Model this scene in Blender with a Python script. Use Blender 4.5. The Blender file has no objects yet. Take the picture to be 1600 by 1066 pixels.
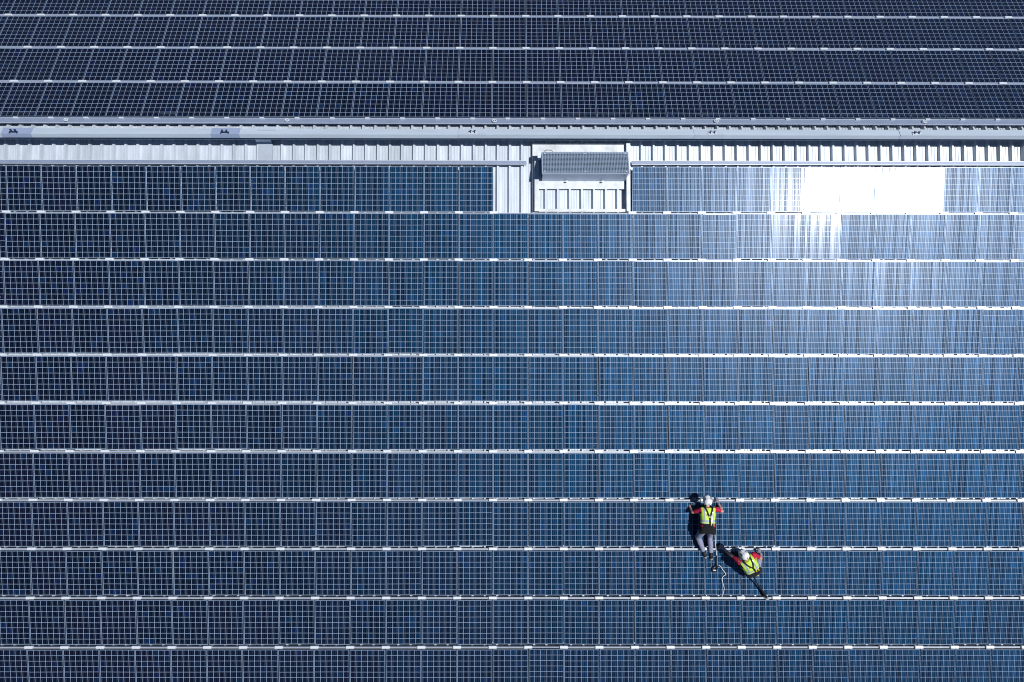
import bpy, math, random
import numpy as np
from mathutils import Matrix, Vector

random.seed(7)
rng = np.random.default_rng(11)
SC = bpy.context.scene
COL = SC.collection

# ------------------------------------------------------------------ frames of the two roof slopes
A = 0.1965                                  # roof pitch
ca, sa = math.cos(A), math.sin(A)
PX, PS = 1.010, 1.3808                      # panel pitch across / down the slope
S0 = 2.052                                  # first front rail, metres below the crest line
T0 = -0.8304                                # first rear rail
XB = -0.0473


def FM(x, s, n=0.0):
    """Front slope: local x across, local y up the slope, local z off the slope."""
    m = Matrix(((1, 0, 0), (0, ca, -sa), (0, sa, ca))).to_4x4()
    m.translation = Vector((x, -s * ca - n * sa, -s * sa + n * ca))
    return m


def BM(x, t, n=0.0):
    """Rear slope: local x across, local y DOWN the rear slope (away from the ridge), local z off it."""
    m = Matrix(((1, 0, 0), (0, ca, sa), (0, -sa, ca))).to_4x4()
    m.translation = Vector((x, t * ca + n * sa, -t * sa + n * ca))
    return m


# ------------------------------------------------------------------ camera, sky, sun, exposure
cam = bpy.data.cameras.new('camera')
co = bpy.data.objects.new('camera', cam)
COL.objects.link(co)
co.location = (-0.5294, -11.6278, 17.7521)
co.rotation_mode = 'XYZ'
co.rotation_euler = (0.2356, -0.0033, 0.0003)
cam.sensor_fit = 'HORIZONTAL'
cam.sensor_width = 36.0
cam.lens = 36.0 * 1066.0 / 1600.0
cam.clip_start = 0.1
cam.clip_end = 6000
SC.camera = co

sun_local = Vector((0.50, 0.05, 1.0)).normalized()           # across, up-slope, off the front slope
SUN = (FM(0, 0).to_3x3() @ sun_local).normalized()
world = bpy.data.worlds.new('World')
SC.world = world
world.use_nodes = True
wn = world.node_tree
wn.nodes.clear()
wo = wn.nodes.new('ShaderNodeOutputWorld')
wb = wn.nodes.new('ShaderNodeBackground')
sky = wn.nodes.new('ShaderNodeTexSky')
sky.sky_type = 'NISHITA'
sky.sun_disc = False
sky.sun_elevation = math.asin(SUN.z)
sky.sun_rotation = math.atan2(SUN.x, SUN.y)
sky.air_density = 1.0
sky.dust_density = 0.0
sky.altitude = 1500
sky.ozone_density = 8.0
wb.inputs['Strength'].default_value = 0.05
wn.links.new(sky.outputs[0], wb.inputs[0])
wn.links.new(wb.outputs[0], wo.inputs[0])

sl = bpy.data.lights.new('sun', 'SUN')
sl.energy = 5.0
sl.angle = math.radians(0.53)
sl.color = (1.0, 0.98, 0.95)
so = bpy.data.objects.new('sun', sl)
COL.objects.link(so)
so.rotation_mode = 'QUATERNION'
so.rotation_quaternion = SUN.to_track_quat('Z', 'Y')
so.location = SUN * 60

vs = SC.view_settings
vs.view_transform = 'Standard'
vs.look = 'None'
vs.exposure = -0.15
vs.gamma = 1.0
vs.use_curve_mapping = False
SC.cycles.max_bounces = 6
SC.cycles.pixel_filter_type = 'BLACKMAN_HARRIS'
SC.cycles.filter_width = 1.05
SC.cycles.caustics_reflective = False
SC.cycles.caustics_refractive = False

# ------------------------------------------------------------------ materials


class NT:
    def __init__(self, name):
        self.m = bpy.data.materials.new(name)
        self.m.use_nodes = True
        self.t = self.m.node_tree
        self.t.nodes.clear()
        self.out = self.n('ShaderNodeOutputMaterial')
        self.b = self.n('ShaderNodeBsdfPrincipled')
        self.l(self.b.outputs[0], self.out.inputs[0])

    def n(self, t, **k):
        x = self.t.nodes.new(t)
        for a, v in k.items():
            setattr(x, a, v)
        return x

    def l(self, a, b):
        self.t.links.new(a, b)

    def s(self, **k):
        for a, v in k.items():
            i = self.b.inputs[a.replace('_', ' ')]
            i.default_value = (*v, 1) if isinstance(v, tuple) and len(v) == 3 else v
        return self

    def math(self, op, a, b=None, c=None, clamp=False):
        x = self.n('ShaderNodeMath', operation=op, use_clamp=clamp)
        for i, v in enumerate((a, b, c)):
            if v is None:
                continue
            if isinstance(v, (int, float)):
                x.inputs[i].default_value = v
            else:
                self.l(v, x.inputs[i])
        return x.outputs[0]

    def mix(self, f, a, b):
        x = self.n('ShaderNodeMix', data_type='RGBA')
        for i, v in ((0, f), (6, a), (7, b)):
            if isinstance(v, (int, float)):
                x.inputs[i].default_value = v
            elif isinstance(v, tuple):
                x.inputs[i].default_value = (*v, 1)
            else:
                self.l(v, x.inputs[i])
        return x.outputs[2]

    def noise(self, vec, scale, detail=3.0, rough=0.55):
        x = self.n('ShaderNodeTexNoise')
        x.inputs['Scale'].default_value = scale
        x.inputs['Detail'].default_value = detail
        x.inputs['Roughness'].default_value = rough
        if vec is not None:
            self.l(vec, x.inputs['Vector'])
        return x.outputs['Fac']

    def ramp(self, f, lo, hi):
        x = self.n('ShaderNodeMapRange')
        self.l(f, x.inputs[0])
        x.inputs[1].default_value = lo
        x.inputs[2].default_value = hi
        return x.outputs[0]


def worn(name, col, rough=0.5, metal=0.0, var=0.15, scale=3.0, bump=0.0, stretch=None):
    """A surface with soft weathering and a little grain."""
    k = NT(name)
    tc = k.n('ShaderNodeTexCoord')
    v = tc.outputs['Object']
    if stretch:
        mp = k.n('ShaderNodeMapping')
        mp.inputs['Scale'].default_value = stretch
        k.l(v, mp.inputs['Vector'])
        v = mp.outputs[0]
    f = k.ramp(k.noise(v, scale, 6.0, 0.65), 0.3, 0.75)
    dark = tuple(c * (1 - var) for c in col)
    k.l(k.mix(f, col, dark), k.b.inputs['Base Color'])
    k.s(Metallic=metal, Roughness=rough)
    if bump:
        bn = k.n('ShaderNodeBump')
        bn.inputs['Strength'].default_value = bump
        bn.inputs['Distance'].default_value = 0.01
        k.l(k.noise(v, scale * 9, 4.0), bn.inputs['Height'])
        k.l(bn.outputs[0], k.b.inputs['Normal'])
    return k.m


CX, CY = 0.1622, 0.1600                     # cell pitch
CG = 0.0074
COAT_R = 0.10


def veil(k, normal=None, fac=None, sheen=None):
    """Thin greasy dust film: a wide neutral sheen; over the cells also the blue sheen of their nitride coating."""
    sh = k.b.outputs[0]
    for rough, col, f in ((0.53, (0.02, 0.36, 0.95, 1), fac), (0.33, (0.90, 0.94, 1.0, 1), 0.013 if sheen is None else sheen)):
        if f is None:
            continue
        gl_ = k.n('ShaderNodeBsdfGlossy', distribution='BECKMANN')
        gl_.inputs['Color'].default_value = col
        gl_.inputs['Roughness'].default_value = rough
        if normal is not None:
            k.l(normal, gl_.inputs['Normal'])
        mx = k.n('ShaderNodeMixShader')
        if isinstance(f, float):
            mx.inputs[0].default_value = f
        else:
            k.l(f, mx.inputs[0])
        k.l(sh, mx.inputs[1])
        k.l(gl_.outputs[0], mx.inputs[2])
        sh = mx.outputs[0]
    k.l(sh, k.out.inputs[0])


def cell_material():
    k = NT('silicon_cell')
    uv = k.n('ShaderNodeUVMap')
    sp = k.n('ShaderNodeSeparateXYZ')
    k.l(uv.outputs[0], sp.inputs[0])
    # two tinned busbars down each cell
    d = k.math('ABSOLUTE', k.math('SUBTRACT', k.math('ABSOLUTE', k.math('SUBTRACT', sp.outputs[0], 0.5)), 0.235))
    bus = k.math('LESS_THAN', d, 0.011)
    geo = k.n('ShaderNodeNewGeometry')
    oi = k.n('ShaderNodeObjectInfo')
    cv = k.n('ShaderNodeCombineXYZ')
    k.l(geo.outputs['Random Per Island'], cv.inputs[0])
    k.l(oi.outputs['Random'], cv.inputs[1])
    wnz = k.n('ShaderNodeTexWhiteNoise', noise_dimensions='2D')
    k.l(cv.outputs[0], wnz.inputs['Vector'])
    wc = k.n('ShaderNodeSeparateColor')
    k.l(wnz.outputs['Color'], wc.inputs[0])
    base = k.mix(wc.outputs[0], (0.0007, 0.0004, 0.0030), (0.0012, 0.0009, 0.0065))
    odd = k.math('GREATER_THAN', wc.outputs[1], 0.94)
    base = k.mix(odd, base, (0.002, 0.010, 0.05))
    pan = k.n('ShaderNodeTexWhiteNoise', noise_dimensions='1D')
    k.l(oi.outputs['Random'], pan.inputs['W'])
    hs = k.n('ShaderNodeHueSaturation')
    k.l(base, hs.inputs['Color'])
    k.l(k.math('MULTIPLY_ADD', pan.outputs['Value'], 0.5, 0.75), hs.inputs['Value'])
    k.l(k.math('MULTIPLY_ADD', wc.outputs[2], 0.05, 0.475), hs.inputs['Hue'])
    base = hs.outputs[0]
    base = k.mix(k.math('MULTIPLY', k.math('GREATER_THAN', pan.outputs['Value'], 0.55), 0.55), base, (0.0034, 0.0011, 0.0070))
    # polycrystal grain and a film of dust with specks, all in world position
    pos = geo.outputs['Position']
    vo = k.n('ShaderNodeTexVoronoi')
    vo.inputs['Scale'].default_value = 60
    k.l(pos, vo.inputs['Vector'])
    vb = k.n('ShaderNodeSeparateColor')
    k.l(vo.outputs['Color'], vb.inputs[0])
    base = k.mix(k.math('MULTIPLY', vb.outputs[0], 0.35), base, (0.001, 0.006, 0.02))
    dust = k.ramp(k.noise(pos, 1.1, 7.0, 0.7), 0.42, 0.85)
    streak_mp = k.n('ShaderNodeMapping')
    streak_mp.inputs['Scale'].default_value = (9.0, 0.7, 0.7)
    k.l(pos, streak_mp.inputs['Vector'])
    streak = k.ramp(k.noise(streak_mp.outputs[0], 1.3, 4.0, 0.6), 0.45, 0.8)
    tcf = k.n('ShaderNodeTexCoord')
    sf_ = k.n('ShaderNodeSeparateXYZ')
    k.l(tcf.outputs['Object'], sf_.inputs[0])
    edge = k.math('MULTIPLY', k.math('MULTIPLY', k.ramp(sf_.outputs[1], -0.575, -0.64), k.math('GREATER_THAN', sf_.outputs[1], -0.70)), k.ramp(k.noise(pos, 4.0, 3.0), 0.40, 0.75))
    film = k.math('ADD', k.math('MULTIPLY', k.math('ADD', dust, streak), 0.0022), k.math('MULTIPLY', edge, 0.10))
    base = k.mix(film, base, (0.30, 0.42, 0.50))
    base = k.mix(k.math('MULTIPLY', bus, 0.8), base, (0.26, 0.34, 0.46))
    sv = k.n('ShaderNodeTexVoronoi')
    sv.inputs['Scale'].default_value = 1.9
    k.l(pos, sv.inputs['Vector'])
    sc_ = k.n('ShaderNodeSeparateColor')
    k.l(sv.outputs['Color'], sc_.inputs[0])
    spot = k.math('MULTIPLY', k.math('LESS_THAN', sv.outputs['Distance'], 0.020), k.math('GREATER_THAN', sc_.outputs[0], 0.6))
    base = k.mix(k.math('MULTIPLY', spot, 0.6), base, (0.6, 0.62, 0.6))
    k.l(base, k.b.inputs['Base Color'])
    k.l(k.math('MULTIPLY_ADD', dust, 0.05, 0.465), k.b.inputs['Roughness'])
    k.s(IOR=1.5)
    # strings of cells differ slightly in how much they scatter: fine columns down each panel
    tco = k.n('ShaderNodeTexCoord')
    sx = k.n('ShaderNodeSeparateXYZ')
    k.l(tco.outputs['Object'], sx.inputs[0])
    cvec = k.n('ShaderNodeCombineXYZ')
    k.l(k.math('FLOOR', k.math('MULTIPLY', k.math('ADD', sx.outputs[0], 50.0 * CX), 3.0 / CX)), cvec.inputs[0])
    k.l(oi.outputs['Random'], cvec.inputs[1])
    cn = k.n('ShaderNodeTexWhiteNoise', noise_dimensions='2D')
    k.l(cvec.outputs[0], cn.inputs['Vector'])
    lvl = k.math('MULTIPLY_ADD', cn.outputs['Value'], 0.50, 0.14)
    lvl = k.math('MULTIPLY', lvl, k.math('MULTIPLY_ADD', wc.outputs[1], 0.5, 0.7))
    k.b.inputs['Specular IOR Level'].default_value = 0.12
    k.l(k.math('MULTIPLY', bus, 0.92), k.b.inputs['Metallic'])
    k.b.inputs['Specular Tint'].default_value = (0.015, 0.38, 1.0, 1)   # blue anti-reflective nitride
    k.b.inputs['Coat Weight'].default_value = 1.0
    k.l(k.math('MULTIPLY_ADD', cn.outputs['Value'], 0.06, COAT_R - 0.045), k.b.inputs['Coat Roughness'])
    k.b.inputs['Coat IOR'].default_value = 1.5
    # glass and cells are never perfectly flat
    bn = k.n('ShaderNodeBump')
    bn.inputs['Strength'].default_value = 0.15
    bn.inputs['Distance'].default_value = 0.003
    bmp = k.n('ShaderNodeMapping')
    bmp.inputs['Scale'].default_value = (1.0, 0.45, 0.45)
    k.l(pos, bmp.inputs['Vector'])
    k.l(k.noise(bmp.outputs[0], 5.0, 2.0, 0.5), bn.inputs['Height'])
    k.l(bn.outputs[0], k.b.inputs['Normal'])
    k.l(bn.outputs[0], k.b.inputs['Coat Normal'])
    veil(k, bn.outputs[0], k.math('MULTIPLY', k.math('ADD', lvl, k.math('MULTIPLY', dust, 0.12)), 0.105),
         k.math('MULTIPLY_ADD', cn.outputs['Value'], 0.008, 0.006))
    return k.m


def back_material():
    k = NT('panel_backsheet')
    k.s(Base_Color=(0.37, 0.50, 0.70), Roughness=0.45)
    k.b.inputs['Coat Weight'].default_value = 1.0
    k.b.inputs['Coat Roughness'].default_value = COAT_R
    veil(k)
    return k.m


M = {}
M['cell'] = cell_material()
M['back'] = back_material()
M['frame'] = worn('frame_aluminium', (0.16, 0.23, 0.35), 0.32, 0.5, 0.12, 8.0)
M['rail'] = worn('rail_aluminium', (0.24, 0.30, 0.43), 0.5, 0.15, 0.18, 5.0)
M['clamp'] = worn('clamp_aluminium', (0.74, 0.80, 0.88), 0.4, 0.25, 0.08, 9.0)
M['roof'] = worn('roof_sheet_metal', (0.66, 0.74, 0.84), 0.48, 0.25, 0.4, 1.2, 0.03, (2.5, 0.35, 0.35))
M['cap'] = worn('ridge_metal', (0.58, 0.68, 0.80), 0.45, 0.25, 0.15, 1.5, 0.02, (0.4, 3.0, 3.0))
M['capblue'] = worn('coated_plate', (0.34, 0.43, 0.62), 0.45, 0.2, 0.12, 2.0)
M['flash'] = worn('flashing_metal', (0.72, 0.78, 0.84), 0.45, 0.12, 0.45, 2.6, 0.03)
M['cover'] = worn('cover_plate_metal', (0.42, 0.49, 0.58), 0.5, 0.15, 0.12, 3.0)
M['housing'] = worn('ventilator_sheet', (0.62, 0.70, 0.84), 0.45, 0.3, 0.15, 2.5)
M['grate'] = worn('galvanised_grating', (0.36, 0.48, 0.63), 0.5, 0.4, 0.2, 4.0)
M['inner'] = worn('ventilator_inside', (0.03, 0.05, 0.09), 0.8, 0.0, 0.3, 3.0)
M['bracket'] = worn('dark_bracket', (0.02, 0.04, 0.10), 0.4, 0.3, 0.2, 9.0)
M['wall'] = worn('wall_cladding', (0.45, 0.47, 0.50), 0.6, 0.05, 0.2, 0.8)
M['ground'] = worn('asphalt', (0.055, 0.055, 0.058), 0.9, 0.0, 0.35, 0.15)
M['skin'] = worn('skin', (0.52, 0.30, 0.23), 0.5, 0.0, 0.12, 14.0)
M['red'] = worn('red_cotton', (0.50, 0.001, 0.055), 0.8, 0.0, 0.25, 9.0, 0.2)
M['hivis'] = worn('hivis_fabric', (0.58, 0.84, 0.08), 0.7, 0.0, 0.15, 8.0, 0.2)
M['reflect'] = worn('reflective_tape', (0.42, 0.50, 0.55), 0.35, 0.2, 0.15, 8.0)
M['trousers'] = worn('grey_cotton', (0.28, 0.30, 0.43), 0.85, 0.0, 0.3, 7.0, 0.3)
M['black'] = worn('black_webbing', (0.005, 0.006, 0.008), 0.95, 0.0, 0.3, 14.0)
M['boot'] = worn('black_leather', (0.015, 0.015, 0.018), 0.5, 0.0, 0.3, 12.0)
M['sole'] = worn('boot_sole', (0.35, 0.33, 0.30), 0.8, 0.0, 0.3, 14.0)
M['helmet'] = worn('white_helmet', (0.80, 0.82, 0.84), 0.3, 0.0, 0.05, 9.0)
M['glove'] = worn('grey_glove', (0.26, 0.27, 0.36), 0.8, 0.0, 0.25, 22.0, 0.2)
M['rope'] = worn('white_rope', (0.80, 0.80, 0.78), 0.8, 0.0, 0.15, 30.0)
M['yellow'] = worn('yellow_webbing', (0.80, 0.58, 0.03), 0.7, 0.0, 0.15, 14.0)
M['hair'] = worn('brown_hair', (0.035, 0.02, 0.012), 0.6, 0.0, 0.3, 30.0)
M['eye'] = worn('eye_white', (0.75, 0.74, 0.72), 0.2, 0.0, 0.05, 9.0)
M['steel'] = worn('steel', (0.45, 0.47, 0.5), 0.35, 0.8, 0.1, 9.0)

# ------------------------------------------------------------------ mesh helpers


class MB:
    def __init__(self):
        self.v, self.f, self.mi, self.uv = [], [], [], None

    def quad(self, a, b, c, d, mi=0):
        i = len(self.v)
        self.v += [a, b, c, d]
        self.f.append((i, i + 1, i + 2, i + 3))
        self.mi.append(mi)

    def box(self, c, s, mi=0, mat=None):
        i = len(self.v)
        for dz in (-.5, .5):
            for dx, dy in ((-.5, -.5), (.5, -.5), (.5, .5), (-.5, .5)):
                p = Vector((c[0] + dx * s[0], c[1] + dy * s[1], c[2] + dz * s[2]))
                self.v.append(tuple(mat @ p) if mat is not None else tuple(p))
        for q in ((3, 2, 1, 0), (4, 5, 6, 7), (0, 1, 5, 4), (1, 2, 6, 5), (2, 3, 7, 6), (3, 0, 4, 7)):
            self.f.append(tuple(i + t for t in q))
            self.mi.append(mi)

    def prism(self, poly, x0, x1, mi=0, caps=True):
        """poly: (y, z) outline, counter-clockwise seen from +x, extruded along x."""
        i, n = len(self.v), len(poly)
        for x in (x0, x1):
            for y, z in poly:
                self.v.append((x, y, z))
        for a in range(n):
            b = (a + 1) % n
            self.f.append((i + a, i + b, i + n + b, i + n + a))
            self.mi.append(mi)
        if caps:
            self.f.append(tuple(i + a for a in reversed(range(n))))
            self.f.append(tuple(i + n + a for a in range(n)))
            self.mi += [mi, mi]

    def tube(self, pts, r, seg=8, mi=0):
        pts = [Vector(p) for p in pts]
        rs = r if isinstance(r, (list, tuple)) else [r] * len(pts)
        i0 = len(self.v)
        up = Vector((0, 0, 1))
        for k, p in enumerate(pts):
            d = (pts[min(k + 1, len(pts) - 1)] - pts[max(k - 1, 0)]).normalized()
            u = d.cross(up)
            if u.length < 1e-3:
                u = d.cross(Vector((1, 0, 0)))
            u.normalize()
            w = d.cross(u)
            for a in range(seg):
                t = 2 * math.pi * a / seg
                self.v.append(tuple(p + (u * math.cos(t) + w * math.sin(t)) * rs[k]))
        for k in range(len(pts) - 1):
            for a in range(seg):
                b = (a + 1) % seg
                self.f.append((i0 + k * seg + a, i0 + k * seg + b, i0 + (k + 1) * seg + b, i0 + (k + 1) * seg + a))
                self.mi.append(mi)
        self.f.append(tuple(i0 + a for a in range(seg)))
        self.f.append(tuple(i0 + (len(pts) - 1) * seg + a for a in reversed(range(seg))))
        self.mi += [mi, mi]

    def mesh(self, name, mats):
        me = bpy.data.meshes.new(name)
        me.from_pydata(self.v, [], self.f)
        for m in (mats if isinstance(mats, (list, tuple)) else [mats]):
            me.materials.append(m)
        me.polygons.foreach_set('material_index', self.mi)
        me.update()
        return me


def link(name, data, parent=None, mat=None, label=None, cat=None, group=None, kind=None):
    o = bpy.data.objects.new(name, data)
    COL.objects.link(o)
    if parent is not None:
        o.parent = parent
        if mat is not None:
            o.matrix_local = mat
    elif mat is not None:
        o.matrix_world = mat
    if label:
        o['label'] = label
    if cat:
        o['category'] = cat
    if group:
        o['group'] = group
    if kind:
        o['kind'] = kind
    return o


def smooth(me):
    me.polygons.foreach_set('use_smooth', [True] * len(me.polygons))


ORD = ['first', 'second', 'third', 'fourth', 'fifth', 'sixth', 'seventh', 'eighth', 'ninth', 'tenth', 'eleventh', 'twelfth',
       'thirteenth', 'fourteenth', 'fifteenth', 'sixteenth', 'seventeenth', 'eighteenth', 'nineteenth', 'twentieth']

# ------------------------------------------------------------------ ground
GZ = -11.0
g = MB()
g.quad((-1500, -1500, GZ), (1500, -1500, GZ), (1500, 1500, GZ), (-1500, 1500, GZ))
link('ground', g.mesh('ground', M['ground']), kind='structure')

# ------------------------------------------------------------------ the building: two corrugated slopes, ridge, walls
RP, RH = 0.353, 0.095                       # rib pitch and height
RPH = -2.325                                # left shoulder of one rib top
PAN = -0.24                                 # pan level under the panel glass plane
XL, XR = -21.5, 20.5
building = link('factory_building', None, label='pale metal factory building whose corrugated roof carries all the solar panels', cat='building')


def rib_profile(x0, x1):
    pts = []
    k = math.floor((x0 - RPH) / RP)
    while RPH + k * RP < x1 + RP:
        b = RPH + k * RP
        for dx, dz in ((-0.030, 0), (0.0, RH), (0.047, RH), (0.080, 0),
                       (0.146, 0), (0.153, 0.013), (0.163, 0.013), (0.170, 0),
                       (0.226, 0), (0.233, 0.013), (0.243, 0.013), (0.250, 0)):
            x = b + dx
            if x0 <= x <= x1:
                pts.append((x, dz))
        k += 1
    return pts


def rib_sheet(x0, x1, ya, yb):
    mb = MB()
    pr = rib_profile(x0, x1)
    for x, z in pr:
        mb.v += [(x, ya, z), (x, yb, z)]
    for i in range(len(pr) - 1):
        mb.f.append((2 * i, 2 * i + 2, 2 * i + 3, 2 * i + 1))
        mb.mi.append(0)
    return mb


S_TOP, S_END = 0.55, 19.6
B_TOP, B_END = -1.32, 10.2
link('roof', rib_sheet(XL, XR, -S_END, -S_TOP).mesh('front_roof', M['roof']), building, FM(0, 0, PAN), label='front corrugated roof slope under the large panel field')
link('roof', rib_sheet(XL, XR, B_TOP, B_END).mesh('rear_roof', M['roof']), building, BM(0, 0, PAN), label='rear corrugated roof slope beyond the ridge')

# screw rows through the rib tops
sw = MB()
kk = math.floor((XL - RPH) / RP) + 1
while RPH + kk * RP + 0.05 < XR:
    for s_ in (1.52, 1.86):
        sw.box((RPH + kk * RP + 0.0235, -s_, RH + 0.005), (0.024, 0.024, 0.010))
    kk += 1
link('roof_screws', sw.mesh('roof_screws', M['housing']), building, FM(0, 0, PAN), kind='stuff')

# upstand set back under the ridge cap, with unseen sheet added to block light
up = MB()
ys = -1.325
up.box(((XL + XR) / 2, -0.62, -0.20), (XR - XL, 0.06, 0.44))
up.box(((XL + XR) / 2, -1.02, -0.075), (XR - XL, 0.70, 0.02), mat=None)
link('ridge_upstand_light_block', up.mesh('ridge_upstand_light_block', M['cap']), building)

# ridge cap, in overlapping lengths
CAPP = [(-1.126, -0.118), (-1.244, -0.108), (-1.352, -0.100), (-1.392, -0.205)]


def cap_mesh(x0, x1, lift, mat, prof=CAPP, th=0.004):
    mb = MB()
    top = [(t, n + lift) for t, n in prof]
    bot = [(t + (0.004 if i == len(prof) - 1 else 0), n + lift - th) for i, (t, n) in enumerate(prof)]
    mb.prism(top + bot[::-1], x0, x1)
    return mb.mesh('ridge_cap', mat)


joints = [XL, -15.05, -9.08, -2.015, 5.0, 10.65, XR]
for i in range(len(joints) - 1):
    link('ridge_cap', cap_mesh(joints[i], joints[i + 1] + 0.12, 0.004 * (i % 2), M['cap']), building, BM(0, 0, 0))

# walls down to the ground
fe = FM(0, S_END, PAN - 0.02).translation
be = BM(0, B_END, PAN - 0.02).translation
w = MB()
w.box(((XL + XR) / 2, fe.y + 0.30, (fe.z - 0.06 + GZ) / 2), (XR - XL - 0.4, 0.2, fe.z - 0.06 - GZ))
link('wall', w.mesh('front_wall', M['wall']), building)
w = MB()
w.box(((XL + XR) / 2, be.y - 0.30, (be.z - 0.06 + GZ) / 2), (XR - XL - 0.4, 0.2, be.z - 0.06 - GZ))
link('wall', w.mesh('rear_wall', M['wall']), building)
for x0 in (XL + 0.2, XR - 0.4):
    w = MB()
    yz = [(fe.y + 0.41, GZ), (be.y - 0.41, GZ), (be.y - 0.41, be.z - 0.12), (ys + 0.1, 0.0), (ys - 0.05, -0.62), (fe.y + 0.41, fe.z - 0.10)]
    w.prism(yz, x0, x0 + 0.2)
    link('wall', w.mesh('gable_wall', M['wall']), building)

# ------------------------------------------------------------------ solar panels
PW, PH, LIP, FT = 0.991, 1.300, 0.0055, 0.040


def frame_mb(mb=None, mat=None, mi=0):
    mb = mb or MB()
    i = len(mb.v)
    o, q = (PW / 2, PH / 2), (PW / 2 - LIP, PH / 2 - LIP)
    rings = [(o, -FT), (o, 0.0), (q, 0.0), (q, -0.008)]
    for (hx, hy), z in rings:
        for sx, sy in ((-1, -1), (1, -1), (1, 1), (-1, 1)):
            p = Vector((sx * hx, sy * hy, z))
            mb.v.append(tuple(mat @ p) if mat is not None else tuple(p))
    for r in range(3):
        for a in range(4):
            b = (a + 1) % 4
            mb.f.append((i + r * 4 + a, i + r * 4 + b, i + r * 4 + 4 + b, i + r * 4 + 4 + a))
            mb.mi.append(mi)
    mb.f.append((i + 3, i + 2, i + 1, i))
    mb.mi.append(mi)
    return mb


def back_mb(mb=None, mat=None, mi=0):
    mb = mb or MB()
    hx, hy = PW / 2 - LIP, PH / 2 - LIP
    ps = [Vector(p) for p in ((-hx, -hy, -0.006), (hx, -hy, -0.006), (hx, hy, -0.006), (-hx, hy, -0.006))]
    if mat is not None:
        ps = [mat @ p for p in ps]
    mb.quad(*[tuple(p) for p in ps], mi=mi)
    return mb


def cells_mb(mb=None, mat=None, mi=0):
    mb = mb or MB()
    hx, hy = (CX - CG) / 2, (CY - CG) / 2
    for r in range(8):
        for c in range(6):
            x, y = (c - 2.5) * CX, (r - 3.5) * CY
            ps = [Vector(p) for p in ((x - hx, y - hy, -0.0045), (x + hx, y - hy, -0.0045), (x + hx, y + hy, -0.0045), (x - hx, y + hy, -0.0045))]
            if mat is not None:
                ps = [mat @ p for p in ps]
            mb.quad(*[tuple(p) for p in ps], mi=mi)
    return mb


def cell_uv(me, mi=None):
    lay = me.uv_layers.new(name='UVMap')
    n = len(me.loops)
    if mi is None:
        uv = np.tile(np.array([0, 0, 1, 0, 1, 1, 0, 1], float), n // 4)
    else:
        uv = np.full(n * 2, 0.5)
        for p in me.polygons:
            if p.material_index == mi:
                uv[p.loop_start * 2:p.loop_start * 2 + 8] = (0, 0, 1, 0, 1, 1, 0, 1)
    lay.data.foreach_set('uv', uv)


ME_FRAME = frame_mb().mesh('panel_frame', M['frame'])
ME_BACK = back_mb().mesh('panel_backsheet', M['back'])
ME_CELL = cells_mb().mesh('panel_cells', M['cell'])
cell_uv(ME_CELL)

cam_inv = (Matrix.Translation(co.location) @ co.rotation_euler.to_matrix().to_4x4()).inverted()


def project(p):
    q = cam_inv @ p
    return (800 + 1066 * q.x / -q.z, 533 - 1066 * q.y / -q.z)


def visible_area(m):
    pts = [project(m @ Vector(p)) for p in ((-PW / 2, -PH / 2, 0), (PW / 2, -PH / 2, 0), (PW / 2, PH / 2, 0), (-PW / 2, PH / 2, 0))]

    def clip(poly, ax, lim, sgn):
        out = []
        for a, b in zip(poly, poly[1:] + poly[:1]):
            da, db = sgn * (a[ax] - lim), sgn * (b[ax] - lim)
            if da <= 0:
                out.append(a)
            if da * db < 0:
                t = da / (da - db)
                out.append(tuple(a[i] + t * (b[i] - a[i]) for i in (0, 1)))
        return out
    for ax, lim, sgn in ((0, 0, -1), (0, 1600, 1), (1, 0, -1), (1, 1066, 1)):
        if pts:
            pts = clip(pts, ax, lim, sgn)
    return abs(sum(a[0] * b[1] - a[1] * b[0] for a, b in zip(pts, pts[1:] + pts[:1]))) / 2 if len(pts) > 2 else 0.0


# row tilts shaped for sun glare
ROW_TILT = [0.105, 0.107, 0.118, 0.116, 0.112] + [0.108] * 9
LEAN = {  # (column, row): (tilt about x, tilt about y)
    (7, 0): (0.103, 0.002), (8, 0): (0.105, 0.018), (9, 0): (0.105, 0.0), (10, 0): (0.105, -0.030), (11, 0): (0.100, -0.038), (12, 0): (0.109, 0.012),
    (7, 1): (0.113, 0.012), (8, 1): (0.105, 0.016), (9, 1): (0.143, 0.004), (10, 1): (0.145, 0.004), (11, 1): (0.141, -0.004), (12, 1): (0.133, 0.0),
}


def panel_matrix(side, c, r):
    rx, ry = rng.normal(0, 0.0035), rng.normal(0, 0.0035)
    jx, js, jz = rng.normal(0, 0.003), rng.normal(0, 0.004), rng.normal(0, 0.0015)
    if side == 0:
        x, s = (c + 0.5) * PX + jx, S0 + (r + 0.5) * PS + js
        tx, ty = LEAN.get((c, r), (ROW_TILT[r], 0.0))
        # positive tx leans the glass towards the eaves
        if (c, r) == (10, 0):
            x += 0.014                      # the one wider seam among the glaring panels
        return FM(x, s, 0) @ Matrix.Rotation(tx + rx, 4, 'X') @ Matrix.Rotation(ty + ry, 4, 'Y') @ Matrix.Rotation(jz, 4, 'Z')
    x, t = (c + 0.5) * PX + XB, T0 + (r + 0.5) * PS
    return BM(x, t, 0) @ Matrix.Rotation(rx, 4, 'X') @ Matrix.Rotation(ry, 4, 'Y')


spots = []
for r in range(0, 12):
    for c in range(-20, 19):
        if r == 0 and -1 <= c <= 2:
            continue
        m = panel_matrix(0, c, r)
        spots.append((visible_area(m), 0, c, r, m))
for r in range(0, 5):
    for c in range(-20, 19):
        m = panel_matrix(1, c, r)
        spots.append((visible_area(m), 1, c, r, m))
order = sorted(range(len(spots)), key=lambda i: -spots[i][0])
shown = set(order[:300])

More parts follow.
